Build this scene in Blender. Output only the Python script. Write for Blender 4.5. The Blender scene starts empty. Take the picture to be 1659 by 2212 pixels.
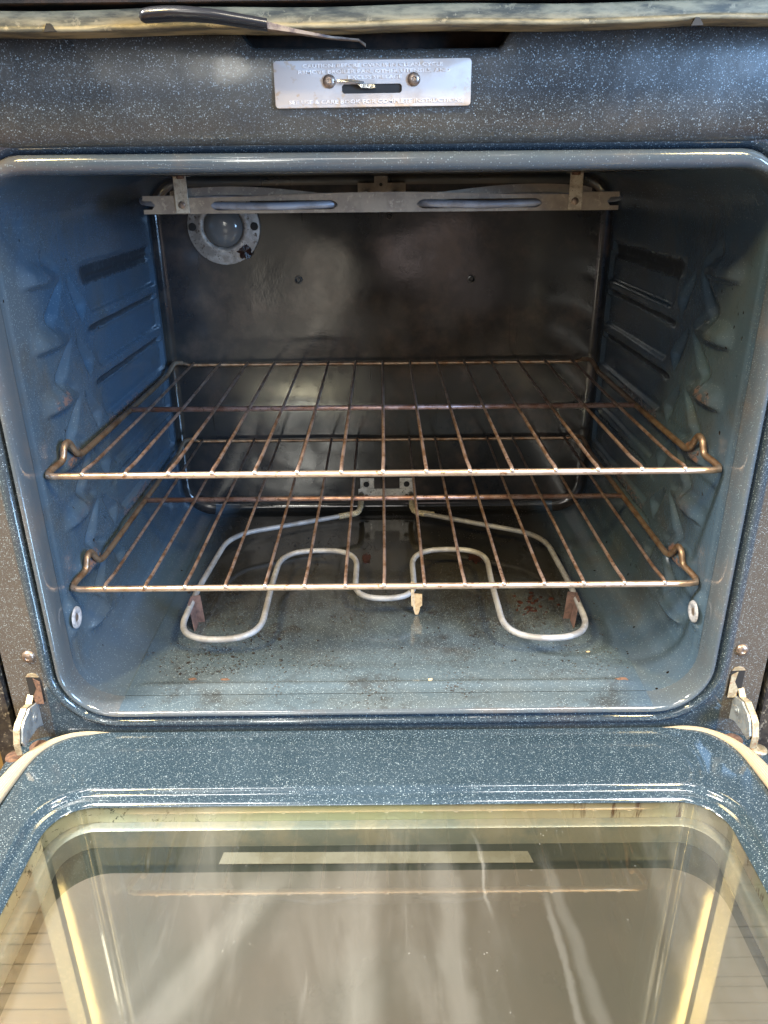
import bpy, bmesh, math, random
from mathutils import Vector, Matrix, noise
random.seed(7)
H = 0.95                      # camera height above the kitchen floor; builders use heights relative to it
S = bpy.context.scene
COL = S.collection
R = math.radians

# ------------------------------------------------------------------ camera, world, lamps, exposure
cam_d = bpy.data.cameras.new('camera'); cam = bpy.data.objects.new('camera', cam_d); COL.objects.link(cam)
cam.location = (0, 0, H)
cam.rotation_euler = (Matrix.Rotation(R(90 - 23.57), 4, 'X') @ Matrix.Rotation(R(-0.55), 4, 'Z')).to_euler()
cam_d.sensor_fit = 'VERTICAL'; cam_d.sensor_height = 24.0; cam_d.sensor_width = 18.0
cam_d.lens = 24.0 * 1655 / 2212
cam_d.clip_start = 0.01; cam_d.clip_end = 50
S.camera = cam

world = bpy.data.worlds.new('World'); S.world = world; world.use_nodes = True
wn = world.node_tree.nodes; wl = world.node_tree.links
bg = wn['Background']
wt = wn.new('ShaderNodeTexCoord'); ws = wn.new('ShaderNodeSeparateXYZ'); wr = wn.new('ShaderNodeValToRGB'); wm = wn.new('ShaderNodeMapRange')
wl.new(wt.outputs['Generated'], ws.inputs[0]); wl.new(ws.outputs['Z'], wm.inputs[0])
wm.inputs[1].default_value = -1; wm.inputs[2].default_value = 1
wl.new(wm.outputs[0], wr.inputs[0]); wl.new(wr.outputs[0], bg.inputs[0])
e = wr.color_ramp.elements
e[0].position = 0.40; e[0].color = (0.22, 0.16, 0.11, 1)
e[1].position = 0.62; e[1].color = (0.62, 0.64, 0.68, 1)
nz = wn.new('ShaderNodeTexNoise'); nz.inputs['Scale'].default_value = 2.2; nz.inputs['Detail'].default_value = 2
wl.new(wt.outputs['Generated'], nz.inputs['Vector'])
nm = wn.new('ShaderNodeMapRange'); wl.new(nz.outputs['Fac'], nm.inputs[0])
for i_, q_ in ((1, 0.38), (2, 0.62), (3, 0.35), (4, 1.75)): nm.inputs[i_].default_value = q_
wx = wn.new('ShaderNodeVectorMath'); wx.operation = 'SCALE'; wl.new(wr.outputs[0], wx.inputs[0]); wl.new(nm.outputs[0], wx.inputs['Scale'])
wl.new(wx.outputs[0], bg.inputs[0])
bg.inputs[1].default_value = 0.28

def area(name, loc, target, sx, sy, power, color):
    d = bpy.data.lights.new(name, 'AREA'); d.shape = 'RECTANGLE'; d.size = sx; d.size_y = sy
    d.energy = power; d.color = color
    o = bpy.data.objects.new(name, d); COL.objects.link(o)
    o.location = (loc[0], loc[1], loc[2] + H)
    v = Vector((target[0], target[1], target[2] + H)) - o.location
    o.rotation_euler = v.to_track_quat('-Z', 'Y').to_euler()
    return o
area('ceiling_light', (-0.62, -0.05, 1.30), (-0.1, 0.60, -0.45), 0.72, 0.05, 19, (1.0, 0.95, 0.88))
area('ceiling_light', (0.58, -0.05, 1.30), (0.1, 0.60, -0.45), 0.72, 0.05, 19, (1.0, 0.95, 0.88))
area('window_light', (1.42, -0.62, 0.26), (-0.3, 0.85, -0.25), 0.6, 0.7, 76, (0.34, 0.60, 1.0))
area('side_light', (-0.92, 0.38, 0.62), (0.2, 0.68, -0.42), 0.14, 0.14, 46, (1.0, 0.97, 0.90))
area('room_light', (-0.35, -1.10, 0.85), (0.1, 0.85, -0.35), 0.9, 0.5, 9, (1.0, 0.96, 0.90))
area('floor_bounce', (-0.42, -1.90, -0.55), (-0.1, 1.08, -0.15), 0.36, 0.34, 1.0, (1.0, 0.90, 0.74))
area('floor_bounce', (0.24, -1.90, -0.38), (0.1, 1.08, -0.12), 0.26, 0.26, 0.32, (1.0, 0.80, 0.76))
area('doorway_light', (-0.47, -1.90, 0.36), (0.0, 1.08, -0.2), 0.20, 0.50, 9, (1.0, 0.98, 0.88))

area('warm_light', (-1.01, -0.55, 1.36), (-0.33, 0.60, -0.25), 0.13, 0.45, 56, (1.0, 0.76, 0.34))
area('warm_light', (1.01, -0.55, 1.42), (0.33, 0.60, -0.25), 0.13, 0.45, 56, (1.0, 0.76, 0.34))

S.view_settings.view_transform = 'Standard'; S.view_settings.look = 'None'
S.view_settings.gamma = 1; S.view_settings.use_curve_mapping = False
S.view_settings.exposure = 0.42
S.render.engine = 'CYCLES'
S.cycles.use_denoising = True
S.cycles.max_bounces = 10; S.cycles.glossy_bounces = 6; S.cycles.transparent_max_bounces = 12
S.cycles.caustics_reflective = True
S.cycles.sample_clamp_indirect = 4.0

# ------------------------------------------------------------------ materials
class M:
    def __init__(self, name):
        self.m = bpy.data.materials.new(name); self.m.use_nodes = True
        self.t = self.m.node_tree; self.n = self.t.nodes; self.l = self.t.links
        self.b = self.n['Principled BSDF']; self.out = self.n['Material Output']
        self.tc = self.n.new('ShaderNodeTexCoord')
    def node(self, k, **kw):
        x = self.n.new(k)
        for a, v in kw.items(): setattr(x, a, v)
        return x
    def co(self, scale=(1, 1, 1), loc=(0, 0, 0)):
        mp = self.node('ShaderNodeMapping'); mp.inputs['Scale'].default_value = scale; mp.inputs['Location'].default_value = loc
        self.l.new(self.tc.outputs['Object'], mp.inputs[0]); return mp.outputs[0]
    def noise(self, s, detail=3, rough=0.5, scale=(1, 1, 1), loc=(0, 0, 0), dist=0):
        x = self.node('ShaderNodeTexNoise'); x.inputs['Scale'].default_value = s; x.inputs['Detail'].default_value = detail
        x.inputs['Roughness'].default_value = rough; x.inputs['Distortion'].default_value = dist
        self.l.new(self.co(scale, loc), x.inputs['Vector']); return x.outputs['Fac']
    def rng(self, v, a, b, c=0.0, d=1.0):
        x = self.node('ShaderNodeMapRange'); x.interpolation_type = 'SMOOTHSTEP'
        for i, q in enumerate((a, b, c, d)): x.inputs[i + 1].default_value = q
        self.l.new(v, x.inputs[0]); return x.outputs[0]
    def math(self, op, a, b=None):
        x = self.node('ShaderNodeMath', operation=op)
        for i, q in enumerate((a, b)):
            if q is None: continue
            if isinstance(q, (int, float)): x.inputs[i].default_value = q
            else: self.l.new(q, x.inputs[i])
        return x.outputs[0]
    def mix(self, f, a, b):
        x = self.node('ShaderNodeMix', data_type='RGBA')
        for i, q in ((0, f), (6, a), (7, b)):
            if isinstance(q, (int, float)): x.inputs[i].default_value = q
            elif isinstance(q, tuple): x.inputs[i].default_value = (*q, 1)
            else: self.l.new(q, x.inputs[i])
        return x.outputs[2]
    def set(self, **kw):
        names = dict(color='Base Color', rough='Roughness', metal='Metallic', spec='Specular IOR Level', coat='Coat Weight', coatr='Coat Roughness')
        for k, v in kw.items():
            s = self.b.inputs[names[k]]
            if isinstance(v, (int, float)): s.default_value = v
            elif isinstance(v, tuple): s.default_value = (*v, 1)
            else: self.l.new(v, s)
        return self
    def bump(self, h, strength=0.3, dist=0.001, to=None, name='Normal'):
        x = self.node('ShaderNodeBump'); x.inputs['Strength'].default_value = strength; x.inputs['Distance'].default_value = dist
        self.l.new(h, x.inputs['Height']); self.l.new(x.outputs[0], (to or self.b).inputs[name]); return x
    def axis(self, a):
        x = self.node('ShaderNodeSeparateXYZ'); self.l.new(self.tc.outputs['Object'], x.inputs[0]); return x.outputs[a]

def speckle(m, size, rmin, rmax, seed=0.0):
    v = m.node('ShaderNodeTexVoronoi'); v.inputs['Scale'].default_value = 1.0 / size
    m.l.new(m.co((1, 1, 1), (seed, seed, seed)), v.inputs['Vector'])
    sep = m.node('ShaderNodeSeparateColor'); m.l.new(v.outputs['Color'], sep.inputs[0])
    r = m.rng(sep.outputs[0], 0.25, 1.0, rmin, rmax)
    d = m.math('SUBTRACT', r, v.outputs['Distance'])
    mask = m.rng(d, -0.02, 0.10)
    bright = m.rng(sep.outputs[1], 0.0, 1.0, 0.25, 1.0)
    return m.math('MULTIPLY', mask, bright)

def enamel(name, base, base2, edge=None, spk=(0.27, 0.33, 0.37), amt=0.9, size=0.0017, rmin=0.05, rmax=0.36, rough=0.16, bump=0.25, dirt_or_sheen=None, rust=False, nsc=9, patch=0.5):
    m = M(name)
    big = m.noise(nsc, 4, 0.6)
    c = m.mix(m.rng(big, 0.4, 0.7), base, base2)
    if dirt_or_sheen:
        dn = m.noise(16, 6, 0.65, loc=(3, 1, 7))
        c = m.mix(m.math('MULTIPLY', m.rng(dn, 0.45, 0.75), patch), c, dirt_or_sheen)
    if edge:
        ax = m.math('ABSOLUTE', m.axis('X'))
        c = m.mix(m.math('MULTIPLY', m.rng(ax, 0.3215, 0.3245), 0.85), c, m.mix(m.noise(18, 4, 0.6), edge, (0.045, 0.035, 0.028)))
    if name == 'enamel_back':
        runs = m.math('MULTIPLY', m.rng(m.noise(70, 3, 0.6, scale=(1, 1, 0.06)), 0.63, 0.70), m.rng(m.noise(14, 2, 0.5, loc=(2, 0, 5)), 0.48, 0.60))
        c = m.mix(m.math('MULTIPLY', runs, 0.8), c, (0.007, 0.006, 0.005))
    s = speckle(m, size, rmin, rmax)
    s2 = speckle(m, size * 0.55, rmin, rmax, 4.3)
    s = m.math('MULTIPLY', m.math('MAXIMUM', s, m.math('MULTIPLY', s2, 0.45)), amt)
    c = m.mix(s, c, spk)
    if rust:
        at = m.node('ShaderNodeAttribute', attribute_name='rust')
        rn = m.noise(180, 4, 0.7, scale=(1, 0.5, 1))
        f = m.math('MULTIPLY', at.outputs['Fac'], m.rng(rn, 0.42, 0.60))
        c = m.mix(f, c, (0.17, 0.075, 0.038))
        at2 = m.node('ShaderNodeAttribute', attribute_name='soot_shade')
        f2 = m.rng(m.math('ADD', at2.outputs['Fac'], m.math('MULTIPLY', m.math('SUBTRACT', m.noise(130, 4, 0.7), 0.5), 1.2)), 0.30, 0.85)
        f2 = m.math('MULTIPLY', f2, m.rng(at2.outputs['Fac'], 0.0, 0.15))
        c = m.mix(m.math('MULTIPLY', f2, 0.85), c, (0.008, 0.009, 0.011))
        # black drips and pin-prick spatter
        vo = m.node('ShaderNodeTexVoronoi'); vo.inputs['Scale'].default_value = 75; m.l.new(m.co((1, 1, 0.8)), vo.inputs['Vector'])
        sp_ = m.math('MULTIPLY', m.rng(vo.outputs['Distance'], 0.13, 0.09), m.rng(m.noise(25, 2, 0.5, loc=(8, 8, 8)), 0.55, 0.60))
        c = m.mix(sp_, c, (0.008, 0.007, 0.006))
        m.set(rough=m.rng(m.math('MAXIMUM', f, m.math('MULTIPLY', f2, 0.6)), 0, 1, rough, 0.7))
    else:
        sm = m.noise(14, 4, 0.6, loc=(1, 5, 2))
        m.set(rough=m.rng(sm, 0.3, 0.75, rough * 0.8, rough * 1.7))
    m.set(color=c, spec=0.55)
    h = m.noise(420, 2, 0.5)
    h2 = m.noise(60, 3, 0.5)
    hh = m.math('ADD', m.math('MULTIPLY', h, 0.35), h2)
    m.bump(hh, bump, 0.0006)
    return m.m

NAVY = (0.020, 0.040, 0.066); NAVY2 = (0.026, 0.046, 0.070)
E_door = enamel('speckled_enamel_door', (0.018, 0.031, 0.044), (0.023, 0.038, 0.053), amt=0.75, size=0.0012, rmin=0.10, rmax=0.44, rough=0.09, bump=0.12)
E_frame = enamel('speckled_enamel_frame', (0.022, 0.034, 0.047), (0.030, 0.040, 0.050), edge=(0.075, 0.066, 0.056), rough=0.05, bump=0.08, size=0.00125, rmin=0.06, rmax=0.42, nsc=5, dirt_or_sheen=(0.09, 0.05, 0.03), patch=0.15)
E_panel = enamel('speckled_enamel_panel', (0.024, 0.026, 0.028), (0.042, 0.041, 0.038), size=0.00105, rmin=0.08, rmax=0.46, rough=0.28, nsc=6, amt=0.75, dirt_or_sheen=(0.07, 0.06, 0.05), patch=0.5)
E_lip = enamel('enamel_lip', (0.048, 0.062, 0.077), (0.062, 0.070, 0.078), amt=0.35, size=0.0016, rough=0.08, bump=0.15, nsc=8, dirt_or_sheen=(0.16, 0.10, 0.06), patch=0.25)
E_wall = enamel('enamel_wall', (0.036, 0.060, 0.088), (0.048, 0.066, 0.086), amt=0.30, size=0.0018, rough=0.20, bump=0.6, rust=True, dirt_or_sheen=(0.05, 0.045, 0.035), patch=0.5)
E_back = enamel('enamel_back', (0.013, 0.014, 0.016), (0.026, 0.023, 0.019), amt=0.03, size=0.0020, rough=0.13, bump=0.13, nsc=6, dirt_or_sheen=(0.075, 0.052, 0.040), patch=0.7)  # dirt tint, raised to paint in warm soft reflections on the back wall
E_ceil = enamel('enamel_ceiling', (0.012, 0.014, 0.016), (0.02, 0.018, 0.015), amt=0.05, rough=0.3, dirt_or_sheen=(0.05, 0.035, 0.02))

def floor_mat():
    m = M('enamel_floor')
    c = m.mix(m.rng(m.noise(8, 4, 0.6), 0.4, 0.7), (0.054, 0.074, 0.090), (0.066, 0.078, 0.084))
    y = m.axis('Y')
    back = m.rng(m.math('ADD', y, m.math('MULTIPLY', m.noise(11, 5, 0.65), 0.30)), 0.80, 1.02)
    c = m.mix(back, c, (0.015, 0.014, 0.012))  # rear darkened by grime, with its deep shade put into the colour
    grime = m.rng(m.noise(17, 5, 0.7, loc=(9, 3, 0)), 0.50, 0.68)
    c = m.mix(m.math('MULTIPLY', grime, 0.6), c, (0.022, 0.018, 0.014))
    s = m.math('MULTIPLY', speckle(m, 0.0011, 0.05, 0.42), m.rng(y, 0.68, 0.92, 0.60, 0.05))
    ax = m.math('ABSOLUTE', m.axis('X')); rim = m.rng(ax, 0.215, 0.257)
    c = m.mix(rim, c, (0.042, 0.063, 0.087))
    s = m.math('MULTIPLY', s, m.rng(rim, 0, 1, 1.0, 0.45))
    c = m.mix(s, c, (0.36, 0.43, 0.47))
    # baked-on black specks, gathered in patches
    vor = m.node('ShaderNodeTexVoronoi'); vor.inputs['Scale'].default_value = 260
    m.l.new(m.co((1, 1, 1)), vor.inputs['Vector'])
    patch = m.rng(m.noise(22, 3, 0.6, loc=(4, 2, 0)), 0.50, 0.68)
    sp = m.math('MULTIPLY', m.rng(m.math('ADD', vor.outputs['Distance'], m.math('MULTIPLY', m.noise(500, 2), 0.5)), 0.62, 0.42), patch)
    c = m.mix(sp, c, (0.012, 0.007, 0.004))
    m.set(color=c, rough=m.rng(sp, 0, 1, 0.08, 0.6), spec=0.55)
    m.bump(m.math('ADD', m.math('MULTIPLY', m.noise(420, 2), 0.35), m.noise(60, 3)), 0.2, 0.0006)
    return m.m
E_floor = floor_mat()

def metal(name, c1, c2, rough=0.4, met=0.8, s=60, lo=0.42, hi=0.62, bump=0.3, c3=None, scale=(1, 1, 1)):
    m = M(name)
    c = m.mix(m.rng(m.noise(s, 5, 0.65, scale=scale), lo, hi), c1, c2)
    if c3: c = m.mix(m.rng(m.noise(s * 3.1, 4, 0.7, loc=(2, 9, 4)), 0.56, 0.66), c, c3)
    m.set(color=c, rough=rough, metal=met); m.bump(m.noise(s * 8, 3), bump, 0.0003)
    return m.m
M_rackbar = metal('rack_front_wire', (0.58, 0.44, 0.34), (0.45, 0.32, 0.23), 0.36, 0.85, 40, c3=(0.26, 0.12, 0.06))
M_rackwire = metal('rack_wire', (0.34, 0.24, 0.20), (0.18, 0.10, 0.06), 0.42, 0.7, 70, c3=(0.10, 0.045, 0.02))
M_rackwire2 = metal('rack_wire_pinkish', (0.36, 0.25, 0.23), (0.24, 0.13, 0.10), 0.45, 0.7, 70, c3=(0.10, 0.05, 0.03))
M_rackrail = metal('rack_side_wire', (0.27, 0.19, 0.13), (0.16, 0.09, 0.05), 0.40, 0.7, 50, c3=(0.30, 0.15, 0.07))
M_weld = metal('weld', (0.50, 0.44, 0.40), (0.35, 0.25, 0.2), 0.35, 0.8, 200)
M_elem = metal('element_sheath', (0.25, 0.25, 0.26), (0.17, 0.16, 0.155), 0.55, 0.15, 40, bump=0.2)
M_crust = metal('element_crust', (0.50, 0.44, 0.30), (0.20, 0.15, 0.10), 0.8, 0.0, 500, bump=1.0)
M_broil = metal('broil_sheath', (0.27, 0.29, 0.34), (0.19, 0.19, 0.21), 0.5, 0.3, 40)
M_shield = metal('tarnished_steel', (0.24, 0.205, 0.165), (0.18, 0.15, 0.125), 0.5, 0.55, 45, c3=(0.30, 0.26, 0.21))
M_zinc = metal('zinc_plate', (0.62, 0.59, 0.53), (0.45, 0.43, 0.38), 0.5, 0.5, 120, c3=(0.18, 0.14, 0.09))
M_hang = metal('hanger_steel', (0.40, 0.36, 0.29), (0.28, 0.24, 0.19), 0.5, 0.4, 160, c3=(0.16, 0.13, 0.10))
M_hinge = metal('hinge_steel', (0.30, 0.33, 0.35), (0.19, 0.205, 0.22), 0.42, 0.6, 90, c3=(0.42, 0.36, 0.27))
M_brass = metal('yellowed_steel', (0.36, 0.31, 0.22), (0.24, 0.19, 0.12), 0.5, 0.4, 150, c3=(0.26, 0.11, 0.06))
M_rust = metal('rust', (0.12, 0.06, 0.035), (0.06, 0.03, 0.02), 0.8, 0.0, 300, bump=0.9)
M_rustclip = metal('rusty_clip', (0.14, 0.085, 0.075), (0.08, 0.05, 0.045), 0.6, 0.2, 150)
M_clip = metal('tan_clip', (0.48, 0.36, 0.22), (0.34, 0.23, 0.13), 0.55, 0.3, 200)
M_ring = metal('lamp_ring', (0.40, 0.365, 0.33), (0.24, 0.21, 0.185), 0.55, 0.35, 60, c3=(0.07, 0.045, 0.03))
M_strip = metal('grimy_trim', (0.25, 0.21, 0.13), (0.05, 0.048, 0.036), 0.6, 0.1, 60, 0.36, 0.66, c3=(0.22, 0.185, 0.12), scale=(0.5, 1, 2.5))
M_screw = metal('screw_steel', (0.26, 0.20, 0.16), (0.14, 0.10, 0.08), 0.35, 0.7, 200)
M_plate = metal('latch_plate', (0.40, 0.36, 0.345), (0.33, 0.27, 0.235), 0.55, 0.0, 22, c3=(0.36, 0.27, 0.20), bump=0.15)
M_emboss = metal('embossed_letters', (0.60, 0.56, 0.55), (0.46, 0.40, 0.37), 0.35, 0.0, 200, bump=0.1)
M_leverrod = metal('rusty_rod', (0.15, 0.11, 0.08), (0.05, 0.03, 0.025), 0.7, 0.0, 160)
M_bright = metal('bright_hook', (0.75, 0.66, 0.50), (0.45, 0.50, 0.56), 0.2, 0.95, 60)

def simple(name, color, rough=0.5, metal=0.0, spec=0.5):
    return M(name).set(color=color, rough=rough, metal=metal, spec=spec).m
M_dark = simple('dark_recess', (0.006, 0.005, 0.005), 0.7)
M_darkbrown = metal('sooty_recess', (0.012, 0.008, 0.006), (0.05, 0.025, 0.015), 0.6, 0.0, 50)
M_handle = simple('black_plastic', (0.009, 0.010, 0.014), 0.26)
M_side = metal('black_side_panel', (0.010, 0.011, 0.014), (0.03, 0.028, 0.026), 0.3, 0.0, 80, c3=(0.16, 0.14, 0.11))
M_lens = simple('frosted_lens', (0.115, 0.115, 0.115), 0.16)
M_burn = metal('burnt_food', (0.030, 0.009, 0.005), (0.012, 0.005, 0.004), 0.35, 0.0, 200, bump=0.8)
M_fleck = simple('black_flakes', (0.010, 0.007, 0.006), 0.6)
M_crumb = simple('tan_crumb', (0.5, 0.36, 0.2), 0.7)
M_bushwhite = metal('chalky_ring', (0.26, 0.26, 0.28), (0.16, 0.16, 0.18), 0.7, 0.0, 300)

def gasket_mat():
    m = M('braided_gasket')
    at = m.node('ShaderNodeAttribute', attribute_name='uvw')
    sp = m.node('ShaderNodeSeparateXYZ'); m.l.new(at.outputs['Vector'], sp.inputs[0])
    a = m.math('SINE', m.math('MULTIPLY', sp.outputs[0], 2 * math.pi * 620))
    b = m.math('SINE', m.math('MULTIPLY', sp.outputs[1], 2 * math.pi * 22))
    k = m.math('MULTIPLY', a, b)
    row = m.rng(b, -0.95, -0.4)
    c = m.mix(m.rng(k, -1, 1), (0.24, 0.19, 0.125), (0.46, 0.38, 0.27))
    c = m.mix(row, (0.30, 0.23, 0.15), c)
    c = m.mix(m.rng(m.noise(40, 3), 0.55, 0.75), c, (0.42, 0.30, 0.18))
    m.set(color=c, rough=0.8, spec=0.2); m.bump(m.math('ADD', k, row), 0.6, 0.0005)
    return m.m
M_gasket = gasket_mat()

def glass_mat():
    m = M('coated_glass'); m.n.remove(m.b)
    tr = m.node('ShaderNodeBsdfTransparent'); tr.inputs[0].default_value = (0.90, 0.93, 0.91, 1)
    gl = m.node('ShaderNodeBsdfGlossy'); gl.inputs['Roughness'].default_value = 0.025
    col = m.mix(m.rng(m.noise(5, 2, 0.5, scale=(1.6, 0.7, 1)), 0.4, 0.65), (1.0, 0.93, 0.70), (0.88, 0.94, 1.0))
    m.l.new(col, gl.inputs[0])
    df = m.node('ShaderNodeBsdfDiffuse'); df.inputs[0].default_value = (0.50, 0.50, 0.48, 1)
    fr = m.node('ShaderNodeFresnel'); fr.inputs[0].default_value = 1.5
    f = m.math('ADD', m.math('MULTIPLY', fr.outputs[0], 1.9), 0.15)
    m1 = m.node('ShaderNodeMixShader'); m.l.new(f, m1.inputs[0]); m.l.new(tr.outputs[0], m1.inputs[1]); m.l.new(gl.outputs[0], m1.inputs[2])
    # wiping haze in streaks, plus dust
    st = m.rng(m.noise(9, 5, 0.6, scale=(1.6, 0.40, 1), dist=0.8), 0.48, 0.85, 0.0, 0.08)
    fine = m.rng(m.noise(90, 4, 0.6, scale=(1.5, 0.12, 1), loc=(7, 0, 0), dist=0.5), 0.60, 0.88, 0.0, 0.06)
    dv = m.node('ShaderNodeTexVoronoi'); dv.inputs['Scale'].default_value = 150; m.l.new(m.co(), dv.inputs['Vector'])
    dust = m.math('MULTIPLY', m.rng(dv.outputs['Distance'], 0.10, 0.04), m.rng(m.noise(20, 2), 0.5, 0.6))
    dd = m.math('ADD', m.math('ADD', st, fine), m.math('MULTIPLY', dust, 0.22))
    # a few milky smears left by wiping, each long and narrow
    sx = m.node('ShaderNodeSeparateXYZ'); m.l.new(m.tc.outputs['Object'], sx.inputs[0])
    wob = m.math('MULTIPLY', m.math('SUBTRACT', m.noise(26, 4, 0.6), 0.5), 0.016)
    for (x0, sl, y0, y1, w, a) in ((0.118, 0.06, 0.30, 0.42, 0.0040, 0.06), (0.128, 0.10, 0.28, 0.45, 0.0080, 0.04), (-0.105, -0.55, 0.28, 0.44, 0.022, 0.06), (0.075, 0.05, 0.40, 0.47, 0.0020, 0.09), (0.045, 0.02, 0.28, 0.46, 0.014, 0.06), (-0.02, 0.05, 0.28, 0.46, 0.018, 0.05)):
        xc = m.math('ADD', m.math('ADD', m.math('MULTIPLY', m.math('SUBTRACT', 0.40, sx.outputs[1]), sl), x0), wob)
        q = m.rng(m.math('ABSOLUTE', m.math('SUBTRACT', sx.outputs[0], xc)), w, w * 0.2)
        q = m.math('MULTIPLY', q, m.rng(sx.outputs[1], y0 - 0.015, y0 + 0.02)); q = m.math('MULTIPLY', q, m.rng(sx.outputs[1], y1 + 0.01, y1 - 0.03))
        dd = m.math('ADD', dd, m.math('MULTIPLY', q, a))
    dd = m.math('ADD', dd, 0.008)
    m2 = m.node('ShaderNodeMixShader'); m.l.new(dd, m2.inputs[0]); m.l.new(m1.outputs[0], m2.inputs[1]); m.l.new(df.outputs[0], m2.inputs[2])
    m.l.new(m2.outputs[0], m.out.inputs[0])
    return m.m
M_glass = glass_mat()

def dotglass_mat():
    m = M('dotted_outer_glass')
    v = m.node('ShaderNodeTexVoronoi'); v.inputs['Scale'].default_value = 700; v.inputs['Randomness'].default_value = 0
    rot = m.node('ShaderNodeMapping'); rot.inputs['Rotation'].default_value = (0, 0, 0.6); m.l.new(m.tc.outputs['Object'], rot.inputs[0]); m.l.new(rot.outputs[0], v.inputs['Vector'])
    d = m.rng(v.outputs['Distance'], 0.25, 0.45)
    base = m.mix(m.rng(m.noise(6, 3), 0.4, 0.65), (0.140, 0.130, 0.134), (0.112, 0.116, 0.122))
    c = m.mix(m.math('MULTIPLY', d, 0.35), base, (0.14, 0.115, 0.10))
    m.set(color=c, rough=0.12, spec=0.6)
    return m.m
M_dotglass = dotglass_mat()
M_border = simple('dark_glass_border', (0.022, 0.028, 0.026), 0.08, 0, 0.6)

def spacer_mat():
    m = M('stained_spacer')
    x = m.axis('X')
    c = m.mix(m.rng(m.noise(9, 3, 0.5, scale=(1, 1, 1)), 0.35, 0.65), (0.56, 0.52, 0.44), (0.50, 0.56, 0.43))
    c = m.mix(m.rng(m.noise(12, 2, 0.5, loc=(5, 5, 5)), 0.55, 0.7), c, (0.62, 0.52, 0.50))
    drips = m.rng(m.noise(60, 4, 0.7, scale=(2.2, 1, 0.35), loc=(1, 1, 1)), 0.52, 0.66)
    right = m.rng(x, 0.13, 0.20)
    c = m.mix(m.math('MULTIPLY', drips, right), c, (0.13, 0.06, 0.03))
    z = m.axis('Z')
    crust = m.math('MULTIPLY', m.rng(m.noise(110, 5, 0.75, dist=0.6), 0.57, 0.63), m.rng(x, -0.10, -0.22))
    c = m.mix(crust, c, (0.06, 0.07, 0.05))
    m.set(color=c, rough=0.35, metal=0.25)
    return m.m
M_spacer = spacer_mat()
M_rim = metal('pale_spacer_rim', (0.42, 0.41, 0.37), (0.28, 0.32, 0.33), 0.4, 0.3, 20)
M_palestrip = metal('pale_strip', (0.22, 0.215, 0.19), (0.17, 0.16, 0.13), 0.6, 0.0, 30)  # pale bar just over the dark glass border

def wood(name, a, b, axis='z', pitch=0.09):
    m = M(name)
    n = m.noise(12, 5, 0.6, scale=(1.0, 6, 6) if axis == 'z' else (8, 1, 8), dist=0.5)
    c = m.mix(m.rng(n, 0.35, 0.65), a, b)
    m.set(color=c, rough=0.75, spec=0.2); m.bump(n, 0.15, 0.001)
    return m.m
M_oak = wood('honey_oak', (0.20, 0.125, 0.043), (0.15, 0.09, 0.03))
M_oak2 = wood('dull_wood', (0.095, 0.078, 0.06), (0.075, 0.062, 0.048))
M_floorwood = wood('floor_boards', (0.24, 0.15, 0.08), (0.18, 0.11, 0.055), 'y')

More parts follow.
